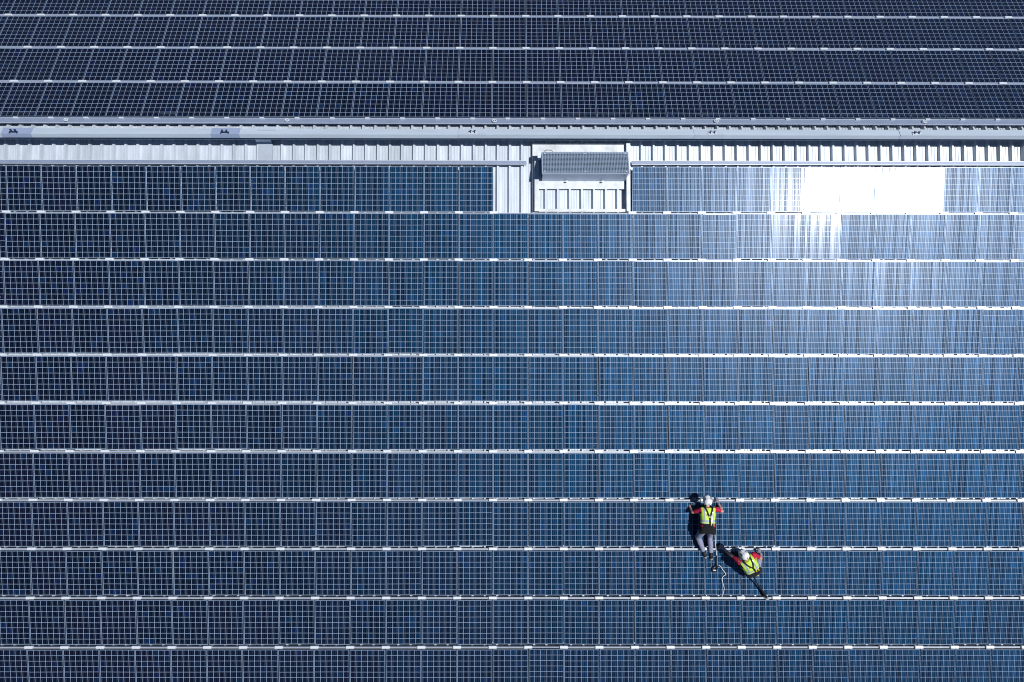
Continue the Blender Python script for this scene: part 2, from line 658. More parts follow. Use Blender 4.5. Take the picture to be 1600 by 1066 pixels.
SPECIAL = {
    (8, 0): 'solar panel washed out white by sun glare, leftmost of the three blank ones',
    (9, 0): 'solar panel washed out white by sun glare, directly left of the thin dark seam',
    (10, 0): 'solar panel washed out white by sun glare, directly right of the thin dark seam',
    (7, 0): 'streaky half glaring solar panel just left of the blank white top row panels',
    (11, 0): 'partly glaring solar panel just right of the blank white panels in the top row',
    (8, 1): 'nearly white glaring solar panel in the second row below the ridge',
    (7, 1): 'pale hazy solar panel directly left of the nearly white one in the second row',
    (-2, 0): 'dark solar panel ending the left block of the top row, nearest the ventilator',
    (3, 0): 'blue solar panel right beside the ventilator, first of the top right block',
}
rows_cols = {}
for i, (a, side, c, r, m) in enumerate(spots):
    if a > 40:
        rows_cols.setdefault((side, r), []).append(c)


def panel_label(side, c, r):
    if side == 0 and (c, r) in SPECIAL:
        return SPECIAL[(c, r)]
    cols = sorted(rows_cols[(side, r)])
    k = cols.index(c)
    tone = 'dark navy' if c < -5 else 'deep blue' if c < 4 else 'hazy light blue' if r < 5 else 'teal blue'
    rowname = (ORD[r] + ' row below the ridge') if side == 0 else (ORD[r] + ' row beyond the ridge')
    if side == 0 and r == 9:
        rowname = 'lowest whole row'
    if side == 0 and r == 10:
        rowname = 'cut off bottom row'
    if k <= len(cols) // 2:
        where = 'at left edge of' if k == 0 else ORD[k] + ' from the left in'
    else:
        q = len(cols) - 1 - k
        where = 'at the right edge of' if q == 0 else ORD[q] + ' from the right in'
    if k == 0 or k == len(cols) - 1:
        tone = tone.split()[-1]
    return f'{tone} solar panel {where} the {rowname}'


rest = MB()
for i, (a, side, c, r, m) in enumerate(spots):
    if i in shown:
        p = link('solar_panel', None, mat=m, label=panel_label(side, c, r), cat='solar panel', group='solar panels clamped to the roof in rows')
        p.empty_display_size = 0.2
        link('frame', ME_FRAME, p)
        link('backsheet', ME_BACK, p)
        link('solar_cells', ME_CELL, p, kind='stuff')
    else:
        frame_mb(rest, m, 0)
        back_mb(rest, m, 1)
        cells_mb(rest, m, 2)
rme = rest.mesh('solar_panel_field', [M['frame'], M['back'], M['cell']])
cell_uv(rme, 2)
link('solar_panel_field', rme, kind='stuff', label='remaining rows of dark solar panels beyond the ridge and along the photo edges', cat='solar panels')

# ------------------------------------------------------------------ mounting rails with clamps
cl = MB()
cl.box((0, 0, -0.012), (0.225, 0.070, 0.060))
cl.box((0, 0, 0.021), (0.205, 0.046, 0.008))
ME_CLAMP = cl.mesh('clamp', M['clamp'])


def rail(label, side, x0, x1, pos, width, off, ztop, cols, clamp_n=0.0, th=0.09):
    """One rail running across the slope at distance pos; clamps at the panel seams."""
    mb = MB()
    L, mid = x1 - x0, (x0 + x1) / 2
    sg = -1 if side == 0 else 1
    mb.box((0, sg * off, ztop - th / 2), (L, width, th))  # rail body coloured darker to paint in the shaded slit
    mb.box((0, sg * (off - width / 2 + 0.004), ztop + 0.006), (L, 0.009, 0.012), 1)  # both lips coloured bright, standing in for edges that catch the sun
    mb.box((0, sg * (off + width / 2 - 0.004), ztop + 0.006), (L, 0.009, 0.012), 1)
    top = link('mounting_rail', mb.mesh('mounting_rail', [M['rail'], M['clamp']]), mat=(FM if side == 0 else BM)(mid, pos, 0), label=label, cat='rail', group='mounting rails between the panel rows')
    for c in cols:
        x = c * PX + (XB if side else 0)
        link('clamp', ME_CLAMP, top, Matrix.Translation((x - mid, 0, clamp_n)))
    return top, mid


rail('wide pale rail along the top of the left panel block, ending at the ventilator', 0, XL + 1.2, -0.05, S0 - 0.035, 0.115, -0.065, -0.020, [])
rail('wide pale rail along the top of the right panel block, starting at the ventilator', 0, 3.03, XR - 1.2, S0 - 0.035, 0.115, -0.065, -0.020, [])
for k in range(1, 12):
    cols = [c for c in range(-20, 20)]
    if k == 1:
        cols = [c for c in cols if not 0 <= c <= 2]
    lab = f'clamped mounting rail between the {ORD[k - 1]} and {ORD[k]} panel rows below the ridge'
    rail(lab, 0, XL + 1.2, XR - 1.2, S0 + k * PS, 0.038, 0.018, -0.030, cols)
REAR = ['narrow pale mounting rail between the first and second panel rows beyond the ridge',
        'narrow pale mounting rail between the second and third panel rows beyond the ridge',
        'narrow pale mounting rail near the top edge of the photo, third beyond the ridge']
for k in range(1, 4):
    rail(REAR[k - 1], 1, XL + 1.2, XR - 1.2, T0 + k * PS, 0.070, 0.0, -0.022, list(range(-20, 20)))
top, mid = rail('broad pale rail with ring anchors under the rear panels, just above the ridge cap', 1, XL + 1.2, XR - 1.2, T0, 0.19, -0.075, -0.040, [], th=0.026)
sc_ = MB()
sc_.box((0, 0, 0), (0.13, 0.045, 0.05))
ME_SCLAMP = sc_.mesh('small_clamp', M['clamp'])
for c in range(-20, 20):
    link('clamp', ME_SCLAMP, top, Matrix.Translation((c * PX + XB - 0.55 - mid, 0.0, -0.025)))
rg = MB()
rg.tube([(0.055 * math.cos(a), 0.045 * math.sin(a), 0) for a in [2 * math.pi * q / 16 for q in range(17)]], 0.014, 6)
rg.box((0, 0, -0.02), (0.03, 0.03, 0.05))
ME_RING = rg.mesh('anchor_ring', M['clamp'])
for x in (-13.26, -6.93, -0.98, 5.40, 11.40):
    link('anchor_ring', ME_RING, top, Matrix.Translation((x - mid, -0.085, 0.0)))

# ------------------------------------------------------------------ anchor plates on the ridge cap
pl_labels = ['blue grey anchor plate on the ridge cap at the left edge of the photo',
             'blue grey anchor plate with twin brackets on the ridge cap above the square flashing cover',
             'pale anchor plate with twin brackets on the ridge cap left of the ventilator',
             'pale anchor plate with twin brackets on the ridge cap right of the ventilator',
             'pale anchor plate with twin brackets on the ridge cap above the glaring panels']
for (x0, x1, xb, blue), lab in zip(((-15.05, -14.19, -14.70, 1), (-9.08, -8.26, -8.68, 1), (-2.015, -1.20, -1.60, 0), (4.74, 5.60, 5.26, 0), (10.65, 11.57, 11.12, 0)), pl_labels):
    ap = link('anchor_plate', None, mat=BM(xb, -1.25, -0.10), label=lab, cat='roof anchor', group='anchor plates on the ridge cap')
    prof = [(-1.118 + 1.25, 0.004 - 0.016), (-1.244 + 1.25, 0.0), (-1.356 + 1.25, 0.008), (-1.397 + 1.25, -0.101)]
    me = cap_mesh(x0 - xb, x1 - xb, 0.004, M['capblue'] if blue else M['cap'], prof, 0.005)
    link('plate', me, ap)
    bk = MB()
    bk.box((0, 0, 0.012), (0.24, 0.05, 0.016))
    for sx in (-1, 1):
        bk.box((sx * 0.105, -0.03, 0.012), (0.03, 0.05, 0.014))
    link('bracket_base', bk.mesh('bracket_base', M['clamp'] if not blue else M['bracket']), ap, Matrix.Translation((0, -0.045, 0.004)))
    for dx in (-0.06, 0.06):
        b2 = MB()
        b2.prism([(-0.02, 0), (0.045, 0), (0.05, 0.05), (0.03, 0.065), (0.01, 0.05)], -0.012, 0.012)
        b2.tube([(-0.03, 0.035, 0.05), (0.03, 0.035, 0.05)], 0.012, 6)
        link('bracket', b2.mesh('bracket', M['bracket']), ap, Matrix.Translation((dx, -0.045, 0.024)))

# ------------------------------------------------------------------ square flashing cover and ridge saddle
fc = link('flashing_cover', None, mat=FM(-7.72, 1.66, -0.15), label='square pale flashing cover sheet below the ridge cap in the left half', cat='roof cover')
mb = MB()
mb.box((0, 0, 0.004), (0.425, 0.56, 0.006))
mb.box((0, -0.277, -0.02), (0.425, 0.006, 0.05))
mb.box((-0.210, 0, -0.02), (0.006, 0.545, 0.05))
mb.box((0.210, 0, -0.02), (0.006, 0.545, 0.05))
link('sheet', mb.mesh('cover_sheet', M['cover']), fc)
mb = MB()
mb.prism([(0.26, 0.012), (0.33, 0.012), (0.40, 0.40), (0.385, 0.40), (0.32, 0.025), (0.26, 0.02)], -0.24, 0.20)
link('apron', mb.mesh('cover_apron', M['cap']), fc)
sd = MB()
sd.box((0, 0, 0), (0.52, 0.13, 0.005))
link('ridge_saddle', sd.mesh('ridge_saddle', M['cap']), building, BM(-7.50, -1.135, -0.097), label='small flat sheet lapping the back edge of the ridge cap')

# ------------------------------------------------------------------ roof ventilator
vent = link('roof_ventilator', None, mat=FM(1.62, 2.11, -0.12), label='long wedge shaped roof ventilator with dark grating top in the gap between panel blocks', cat='ventilator')


def VL(x, s, n):
    return (x - 1.62, -(s - 2.11), n + 0.12)


xl, xr, sf, sft, sb, n0 = 0.405, 2.850, 2.470, 2.398, 1.752, -0.115
hf, hb = 0.450, 0.235
T = 0.012
mb = MB()
# front, back and the two sloping sides, each a thin sheet
mb.prism([VL(0, sf, n0)[1:], VL(0, sf - T, n0)[1:], VL(0, sft - T, hf)[1:], VL(0, sft, hf)[1:]], xl - 1.62, xr - 1.62)
mb.prism([VL(0, sb + T, n0)[1:], VL(0, sb, n0)[1:], VL(0, sb, hb)[1:], VL(0, sb + T, hb)[1:]], xl - 1.62, xr - 1.62)
for x in (xl, xr - T):
    mb.prism([VL(0, sf - T - 0.001, n0)[1:], VL(0, sb + T + 0.001, n0)[1:], VL(0, sb + T + 0.001, hb - 0.003)[1:], VL(0, sft - T - 0.001, hf - 0.003)[1:]], x - 1.62, x + T - 1.62)
link('housing', mb.mesh('ventilator_housing', M['housing']), vent)
mb = MB()
mb.box((VL((xl + xr) / 2, 2.112, n0 + 0.05)), (xr - xl - 0.06, 0.64, 0.02))
mb.box((VL(1.05, 2.112, n0 + 0.17)), (1.10, 0.34, 0.20))
link('fan_tray', mb.mesh('ventilator_inside', M['inner']), vent)
# grating: real crossing bars in a rim
sl_ = math.atan2(hf - hb, sft - sb)
gl = math.hypot(hf - hb, sft - sb)
gm = Matrix.Translation(VL((xl + xr) / 2, (sft + sb) / 2, (hf + hb) / 2)) @ Matrix.Rotation(-sl_, 4, 'X')
gb = MB()
gw = xr - xl + 0.03
nb_ = 56
for i in range(nb_ + 1):
    gb.box((-gw / 2 + 0.012 + (gw - 0.024) * i / nb_, 0, 0.012), (0.013, gl + 0.02, 0.016))
for j in range(17):
    gb.box((0, -gl / 2 + gl * j / 16, 0.0125), (gw - 0.026, 0.012, 0.014))
link('grating', gb.mesh('ventilator_grating', M['grate']), vent, gm, kind='stuff')
gb = MB()
gb.box((0, -gl / 2 - 0.018, 0.004), (gw + 0.02, 0.016, 0.05))
gb.box((0, gl / 2 + 0.018, 0.004), (gw + 0.02, 0.016, 0.05))
for sx in (-1, 1):
    gb.box((sx * (gw / 2 + 0.004), 0, 0.004), (0.012, gl + 0.018, 0.05))
link('grating_rim', gb.mesh('grating_rim', M['housing']), vent, gm)
sb_ = MB()
sb_.tube([(0, 0, 0), (0, 0, 0.012)], 0.018, 8)
ME_BOLT = sb_.mesh('bolt', M['clamp'])
for fx in (-0.47, 0.0, 0.47):
    for fy in (-0.44, 0.44):
        link('bolt', ME_BOLT, vent, gm @ Matrix.Translation((fx * gw, fy * gl, 0.023)))
# flashing: apron up to the ridge, front lap, raised side kerbs, bottom kerb
mb = MB()
mb.box(VL(1.555, 1.555, -0.126), (2.85, 0.41, 0.006))
mb.box(VL(1.58, 1.352, -0.13), (2.90, 0.012, 0.05))
mb.box(VL(2.62, 1.56, -0.120), (0.008, 0.40, 0.006))
mb.box(VL(1.54, 2.582, -0.126), (2.60, 0.235, 0.006))
mb.box(VL(1.54, 2.700, -0.14), (2.60, 0.006, 0.03))
mb.box(VL(0.305, 2.11, -0.126), (0.19, 0.69, 0.006))
mb.box(VL(2.855, 2.11, -0.126), (0.035, 0.69, 0.006))
link('flashing', mb.mesh('ventilator_flashing', M['flash']), vent)
mb = MB()
mb.box(VL(0.250, 2.58, -0.125), (0.125, 1.61, 0.23))
mb.box(VL(2.925, 2.37, -0.125), (0.110, 2.03, 0.23))
mb.box(VL(1.592, 3.345, -0.125), (2.55, 0.085, 0.11))
link('kerb', mb.mesh('ventilator_kerb', M['flash']), vent)
for x in (1.06, 2.11):
    sb_ = MB()
    sb_.tube([(0, 0, 0), (0, 0, 0.10)], 0.022, 8)
    sb_.box((0, 0, 0.105), (0.05, 0.04, 0.014))
    link('stay_post', sb_.mesh('stay_post', M['clamp']), vent, Matrix.Translation(VL(x + 0.06, 2.505, -0.123)))
mb = MB()
mb.tube([VL(0.47, 1.74, -0.12), VL(0.47, 1.70, 0.12), VL(0.48, 1.66, 0.17), VL(0.52, 1.645, 0.18), VL(0.66, 1.65, 0.18), VL(0.70, 1.66, 0.12), VL(0.70, 1.70, -0.12)], 0.012, 8)
link('lifting_handle', mb.mesh('lifting_handle', M['steel']), vent)
jb = MB()
jb.box(VL(0.330, 1.80, 0.06), (0.11, 0.17, 0.36))
jb.box(VL(0.330, 1.80, 0.247), (0.13, 0.19, 0.012))
link('junction_box', jb.mesh('junction_box', M['housing']), vent)

# ------------------------------------------------------------------ people: one smooth field per body, clothes as further fields


def rc(p, a, b, ra, rb):
    """Distance to a tapered capsule."""
    a, b = np.array(a, np.float32), np.array(b, np.float32)
    ab = b - a
    t = np.clip(((p - a) @ ab) / max(float(ab @ ab), 1e-9), 0, 1)
    return np.linalg.norm(p - a - t[..., None] * ab, axis=-1) - (ra + (rb - ra) * t)


def field_mesh(name, prims, mats, h=0.010, k=0.03, clip=None, matfn=None, keep=None):
    """prims: (a, b, ra, rb). Smooth union, polygonised with surface nets."""
    P = np.array([list(x[0]) + [x[2]] for x in prims] + [list(x[1]) + [x[3]] for x in prims])
    lo = (P[:, :3] - P[:, 3:4]).min(0) - 3 * h
    hi = (P[:, :3] + P[:, 3:4]).max(0) + 3 * h
    n = np.ceil((hi - lo) / h).astype(int) + 1
    ax = [lo[i] + h * np.arange(n[i]) for i in range(3)]
    D = np.full(n, 1.0, np.float32)
    for a, b, ra, rb in prims:
        r = max(ra, rb) + 2.5 * k + h
        l2, h2 = np.minimum(a, b) - r, np.maximum(a, b) + r
        i0 = np.clip(((l2 - lo) / h).astype(int), 0, n - 1)
        i1 = np.clip(((h2 - lo) / h).astype(int) + 2, 1, n)
        g3 = np.stack(np.meshgrid(*[ax[q][i0[q]:i1[q]] for q in range(3)], indexing='ij'), -1).astype(np.float32)
        d = rc(g3, a, b, ra, rb)
        sub = D[i0[0]:i1[0], i0[1]:i1[1], i0[2]:i1[2]]
        w = np.clip(0.5 + 0.5 * (sub - d) / k, 0, 1)
        sub[...] = sub * (1 - w) + d * w - k * w * (1 - w)
    if clip is not None:
        g3 = np.stack(np.meshgrid(*ax, indexing='ij'), -1)
        D = np.maximum(D, clip(g3).astype(np.float32))
    s = D < 0
    c = [D[dx:n[0] - 1 + dx, dy:n[1] - 1 + dy, dz:n[2] - 1 + dz] for dx in (0, 1) for dy in (0, 1) for dz in (0, 1)]
    off = [(dx, dy, dz) for dx in (0, 1) for dy in (0, 1) for dz in (0, 1)]
    acc = np.zeros(c[0].shape + (3,), np.float32)
    cnt = np.zeros(c[0].shape, np.float32)
    for i in range(8):
        for j in range(i + 1, 8):
            if sum(abs(off[i][q] - off[j][q]) for q in range(3)) != 1:
                continue
            cross = (c[i] < 0) != (c[j] < 0)
            t = np.where(cross, c[i] / np.where(cross, c[i] - c[j], 1), 0)
            for q in range(3):
                acc[..., q] += np.where(cross, off[i][q] + t * (off[j][q] - off[i][q]), 0)
            cnt += cross
    act = cnt > 0
    idx = np.full(cnt.shape, -1, int)
    idx[act] = np.arange(act.sum())
    V = (np.argwhere(act) + acc[act] / cnt[act][:, None]) * h + lo
    F = []
    for q in range(3):
        u, v = (q + 1) % 3, (q + 2) % 3
        sl0 = [slice(None)] * 3
        sl1 = [slice(None)] * 3
        sl0[q], sl1[q] = slice(0, -1), slice(1, None)
        e = s[tuple(sl0)] != s[tuple(sl1)]
        ids = np.argwhere(e)
        ids = ids[(ids[:, u] > 0) & (ids[:, v] > 0) & (ids[:, u] < n[u] - 1) & (ids[:, v] < n[v] - 1)]
        inside = s[tuple(ids.T)]
        du, dv = np.zeros(3, int), np.zeros(3, int)
        du[u], dv[v] = 1, 1
        quad = np.stack([idx[tuple((ids - du - dv).T)], idx[tuple((ids - dv).T)], idx[tuple(ids.T)], idx[tuple((ids - du).T)]], 1)
        quad[~inside] = quad[~inside][:, ::-1]
        F.append(quad)
    F = np.concatenate(F)
    F = F[(F >= 0).all(1)]
    cen = V[F].mean(1)
    if keep is not None:
        F = F[keep(cen)]
        cen = V[F].mean(1)
        used = np.unique(F)
        rm = np.full(len(V), -1)
        rm[used] = np.arange(len(used))
        V, F = V[used], rm[F]
    me = bpy.data.meshes.new(name)
    me.from_pydata(V.tolist(), [], F.tolist())
    for m in mats:
        me.materials.append(m)
    if matfn is not None:
        me.polygons.foreach_set('material_index', matfn(cen).astype(np.int32))
    smooth(me)
    me.update()
    return me


def V3(*p):
    return np.array(p, float)


def hand_prims(wrist, direc, palm_n, grow=0.0, mirror=1):
    """Palm, four bent fingers and a thumb."""
    d = direc / np.linalg.norm(direc)
    pn = palm_n - d * (palm_n @ d)
    pn /= np.linalg.norm(pn)
    sd_ = np.cross(d, pn) * mirror
    out = []
    for q in (-0.028, -0.009, 0.010, 0.028):
        out.append((wrist + sd_ * q * 0.6, wrist + d * 0.085 + sd_ * q, 0.016 + grow, 0.013 + grow))
    for q, ln, sp_ in ((-0.030, 0.062, -0.14), (-0.010, 0.076, -0.04), (0.010, 0.080, 0.05), (0.030, 0.072, 0.14)):
        a = wrist + d * 0.088 + sd_ * q
        f1 = (d + sd_ * sp_) * 0.94 + pn * 0.34
        f1 /= np.linalg.norm(f1)
        b = a + f1 * ln * 0.52
        f2 = (d + sd_ * sp_) * 0.72 + pn * 0.70
        f2 /= np.linalg.norm(f2)
        e = b + f2 * ln * 0.48
        out += [(a, b, 0.0095 + grow, 0.009 + grow), (b, e, 0.009 + grow, 0.0078 + grow)]
    a = wrist + d * 0.030 + sd_ * 0.030
    b = a + (d * 0.6 + sd_ * 0.75 + pn * 0.25) * 0.045
    e = b + (d * 0.85 + sd_ * 0.35 + pn * 0.35) * 0.036
    out += [(wrist + sd_ * 0.012, a, 0.017 + grow, 0.014 + grow), (a, b, 0.013 + grow, 0.0105 + grow), (b, e, 0.0105 + grow, 0.0085 + grow)]
    return out


def build_person(J, label, origin, left_sleeve_dark=False, visor_bumps=False, bulk=0.0):
    """J: joints in the slope frame (x across, y up-slope, z off the glass), metres from origin."""
    root_m = FM(origin[0], origin[1], 0)

    def g_(n):
        x, s_, z = J[n]
        return V3(x - origin[0], -(s_ - origin[1]), z)
    j = {n: g_(n) for n in J}
    hipc, neck = (j['hipL'] + j['hipR']) / 2, j['neck']
    spine = neck - hipc
    SL = np.linalg.norm(spine)
    sd_ = spine / SL
    lat = j['shR'] - j['shL']
    lat = lat - sd_ * (lat @ sd_)
    lat /= np.linalg.norm(lat)
    bk = np.cross(lat, sd_)                      # out of the back
    if bk[2] < 0:
        bk = -bk
    face = j['face'] / np.linalg.norm(j['face']) if False else None
    fdir = np.array(J['facedir'], float) if False else FACE[label_key(J)]
    fdir = fdir / np.linalg.norm(fdir)
    head = j['head']
    hup = head - neck
    hup -= fdir * (hup @ fdir)
    hup /= np.linalg.norm(hup)
    hlat = np.cross(fdir, hup)

    def torso(g=0.0):
        lo, hi = hipc, neck
        m1 = hipc + sd_ * SL * 0.45
        pr = []
        for sgn, hp, sh in ((-1, 'hipL', 'shL'), (1, 'hipR', 'shR')):
            w_ = m1 + lat * sgn * 0.075
            ch = hipc + sd_ * SL * 0.78 + lat * sgn * 0.095
            pr += [(j[hp], w_, 0.105 + g, 0.098 + g), (w_, ch, 0.098 + g, 0.112 + g), (ch, j[sh] - lat * sgn * 0.02 - sd_ * 0.01, 0.100 + g, 0.066 + g)]
        pr += [(lo + bk * 0.01, m1, 0.115 + g, 0.105 + g), (m1, hipc + sd_ * SL * 0.85, 0.105 + g, 0.105 + g)]
        return pr

    def arm(side, g=0.0, upto=1.0):
        a, b, c_ = j['sh' + side], j['el' + side], j['hand' + side]
        if upto < 1:
            return [(a, a + (b - a) * upto, 0.060 + g, 0.052 + g)]
        return [(a, b, 0.056 + g, 0.042 + g), (b, b + (c_ - b) * 0.35, 0.043 + g, 0.043 + g), (b + (c_ - b) * 0.35, c_, 0.043 + g, 0.028 + g)]

    def leg(side, g=0.0, end=1.0):
        a, b, c_ = j['hip' + side], j['knee' + side], j['ank' + side]
        e = b + (c_ - b) * end
        calf = b + (c_ - b) * 0.35
        return [(a, b, 0.092 + g, 0.062 + g), (b, calf, 0.060 + g, 0.060 + g), (calf, e, 0.060 + g, 0.042 + g)]

    def foot(side, g=0.0):
        c_, t_ = j['ank' + side], j['toe' + side]
        d_ = t_ - c_
        d_ /= np.linalg.norm(d_)
        return [(c_ - d_ * 0.02, c_ + d_ * 0.07, 0.044 + g, 0.042 + g), (c_ + d_ * 0.07, c_ + d_ * 0.17, 0.042 + g, 0.034 + g)]

    headp = [(head - fdir * 0.010, head + fdir * 0.018, 0.088, 0.078), (head - hup * 0.035 + fdir * 0.03, head - hup * 0.085 + fdir * 0.062, 0.062, 0.036),
             (neck - sd_ * 0.04, head - hup * 0.05, 0.058, 0.055),
             (head - hup * 0.012 + fdir * 0.094, head - hup * 0.042 + fdir * 0.112, 0.010, 0.015),
             (head - hup * 0.068 + fdir * 0.088 - hlat * 0.018, head - hup * 0.068 + fdir * 0.088 + hlat * 0.018, 0.010, 0.010)]
    for sgn in (-1, 1):
        headp.append((head + hlat * sgn * 0.082 + hup * 0.012, head + hlat * sgn * 0.084 - hup * 0.03, 0.018, 0.012))
    hands = {}
    for side, mir in (('L', -1), ('R', 1)):
        dv = j['hand' + side] - j['el' + side]
        dv = dv / np.linalg.norm(dv)
        dv2 = dv * 0.55 + HANDDIR[label_key(J)][side] * 0.8
        hands[side] = (j['hand' + side], dv2, V3(0, 0, -1), mir)

    body = torso() + arm('L') + arm('R') + leg('L') + leg('R') + foot('L') + foot('R') + headp
    for h_ in hands.values():
        body += hand_prims(h_[0], h_[1], h_[2], 0.0, h_[3])
    per = link('person', field_mesh('person_body', body, [M['skin']], 0.010, 0.018), mat=root_m, label=label, cat='person')

    def uv_of(cen):
        r_ = cen - hipc
        return r_ @ lat, (r_ @ sd_) / SL, r_ @ bk

    # shirt: torso and sleeves to above the elbow
    shirt = torso(0.010) + arm('L', 0.010, 0.62) + arm('R', 0.010, 0.62)
    link('shirt', field_mesh('shirt', shirt, [M['red']], 0.010, 0.022, clip=lambda p: np.maximum(((p - hipc) @ sd_) / SL - 1.02, 0.02 - ((p - hipc) @ sd_) / SL) * 0.5), per)
    # hi-vis vest with grey tape and a small red badge
    vest_p = torso(0.026 + bulk)

    def vest_clip(p):
        v = ((p - hipc) @ sd_) / SL
        uu = np.abs((p - hipc) @ lat)
        return np.maximum(np.maximum(0.24 - v, v - 1.0) * 0.5, (uu - 0.195) * np.where(v > 0.72, 1, 0) + np.where(v > 0.72, 0, -1))

    def vest_mat(cen):
        u, v, _ = uv_of(cen)
        tape = ((v > 0.34) & (v < 0.44)) | ((np.abs(np.abs(u) - 0.115) < 0.026) & (v > 0.34)) | ((v > 0.235) & (v < 0.29))
        badge = (np.abs(u + 0.035) < 0.03) & (np.abs(v - 0.70) < 0.05)
        return np.where(badge, 2, np.where(tape, 1, 0))
    link('vest', field_mesh('vest', vest_p, [M['hivis'], M['reflect'], M['red']], 0.008, 0.024, clip=vest_clip, matfn=vest_mat), per)
    # harness straps lying on the vest

    def straps(cen):
        u, v, _ = uv_of(cen)
        yv = np.clip((v - 0.55) / 0.45, 0, 1)
        cross = (np.abs(u - (0.03 + 0.085 * yv)) < 0.022) | (np.abs(u - (0.03 - 0.115 * yv)) < 0.022)
        low = (np.abs(u - 0.03 - 0.02 * (0.55 - v)) < 0.024) & (v < 0.55)
        return ((cross & (v >= 0.55)) | low | ((np.abs(v - 0.24) < 0.03))) & (v > 0.12) & (v < 1.06)
    link('harness', field_mesh('harness', torso(0.034 + bulk), [M['black']], 0.007, 0.024, keep=straps), per)
    tb = MB()
    pos_ = hipc + sd_ * SL * 0.27 + lat * 0.06 + bk * 0.155
    for ddv in (0.0, 0.35):
        c0 = pos_ + lat * ddv * 0.2
        tb.tube([c0 + sd_ * 0.035, c0 - sd_ * 0.035], 0.016, 6)
    link('harness_tab', tb.mesh('harness_tab', M['yellow']), per)
    dr = MB()
    c0 = hipc + sd_ * SL * 0.60 + lat * 0.03 + bk * 0.150
    dr.tube([c0 + (lat * math.cos(a) + sd_ * math.sin(a)) * 0.026 for a in [2 * math.pi * q / 12 for q in range(13)]], 0.006, 6)
    link('harness_ring', dr.mesh('harness_ring', M['steel']), per)
    # trousers, belt, boots
    legs = leg('L', 0.020, 0.93) + leg('R', 0.020, 0.93) + [(j['hipL'], j['hipR'], 0.108, 0.108), (hipc, hipc + sd_ * 0.10, 0.118, 0.115)]
    link('trousers', field_mesh('trousers', legs, [M['trousers']], 0.010, 0.016, clip=lambda p: (p - hipc) @ sd_ - 0.13), per)
    belt = [(j['hipL'], j['hipR'], 0.128, 0.128), (hipc - lat * 0.05, hipc - lat * 0.07 + sd_ * 0.16, 0.132, 0.125), (hipc + lat * 0.05, hipc + lat * 0.07 + sd_ * 0.16, 0.132, 0.125), (hipc, hipc + sd_ * 0.12, 0.138, 0.132), (j['hipL'] - lat * 0.06, j['hipL'] - lat * 0.07 - sd_ * 0.10, 0.06, 0.055), (j['hipR'] + lat * 0.06, j['hipR'] + lat * 0.07 - sd_ * 0.11, 0.06, 0.055),
            (hipc + lat * 0.02 + bk * 0.05 - sd_ * 0.02, hipc + lat * 0.10 + bk * 0.05 - sd_ * 0.05, 0.08, 0.075)]
    link('tool_belt', field_mesh('tool_belt', belt, [M['black']], 0.010, 0.02, clip=lambda p: np.maximum((p - hipc) @ sd_ - 0.18, -0.17 - (p - hipc) @ sd_)), per)
    for side in 'LR':
        c_, t_ = j['ank' + side], j['toe' + side]
        bt = foot(side, 0.012) + [(c_, c_ + (j['knee' + side] - c_) * 0.14, 0.056, 0.056)]
        d_ = (t_ - c_) / np.linalg.norm(t_ - c_)

        def bm(cen, c_=c_, d_=d_):
            return (((cen - c_) @ d_) > 0.155).astype(int)
        link('boot', field_mesh('boot', bt, [M['boot'], M['sole']], 0.008, 0.015, matfn=bm), per)
    for side in 'LR':
        h_ = hands[side]
        el = j['el' + side]
        gp = hand_prims(h_[0], h_[1], h_[2], 0.004, h_[3]) + [(h_[0], h_[0] + (el - h_[0]) * 0.16, 0.034, 0.040)]
        link('glove', field_mesh('glove', gp, [M['glove']], 0.005, 0.007), per)
    # hair, eyes, helmet
    hairp = [(head - fdir * 0.028, head - fdir * 0.030 - hup * 0.05, 0.083, 0.066)]
    link('hair', field_mesh('hair', hairp, [M['hair']], 0.008, 0.01), per)
    for sgn in (-1, 1):
        e = head + fdir * 0.085 + hlat * sgn * 0.032 + hup * 0.0
        link('eye', field_mesh('eye', [(e, e + fdir * 0.001, 0.013, 0.013)], [M['eye']], 0.004, 0.004), per)
    hc = head + hup * 0.030
    hel = [(hc - fdir * 0.045, hc + fdir * 0.045, 0.122, 0.118), (hc + hup * 0.09 - fdir * 0.07, hc + hup * 0.105 + fdir * 0.06, 0.030, 0.028)]
    for sgn in (-1, 1):
        hel.append((hc + hlat * sgn * 0.045 + hup * 0.098 - fdir * 0.06, hc + hlat * sgn * 0.045 + hup * 0.10 + fdir * 0.06, 0.017, 0.017))
    brim = [(hc + fdir * 0.06 + hlat * q, hc + fdir * (0.155 - 4 * q * q) + hlat * q, 0.022, 0.014) for q in (-0.06, -0.03, 0, 0.03, 0.06)]

    def hclip(p):
        return -((p - hc) @ hup) - 0.012

    def hmat(cen):
        r_ = cen - hc
        back_vent = (r_ @ fdir < -0.10) & (np.abs(r_ @ hlat) < 0.016) & (np.abs(r_ @ hup - 0.035) < 0.016)
        side_vent = (np.abs(np.abs(r_ @ hlat) - 0.075) < 0.010) & (np.abs(r_ @ fdir + 0.01) < 0.035) & (r_ @ hup > 0.05)
        return (back_vent | side_vent).astype(int)
    helm = link('helmet', field_mesh('helmet', hel + brim, [M['helmet'], M['black']], 0.006, 0.012, clip=hclip, matfn=hmat), per)
    if visor_bumps:
        for sgn in (-1, 1):
            b0 = hc + fdir * 0.125 + hlat * sgn * 0.05 + hup * 0.045
            link('lamp_clip', field_mesh('lamp_clip', [(b0, b0 + fdir * 0.03, 0.026, 0.018)], [M['helmet']], 0.006, 0.01), helm)
    return per, j


def label_key(J):
    return J['_key']


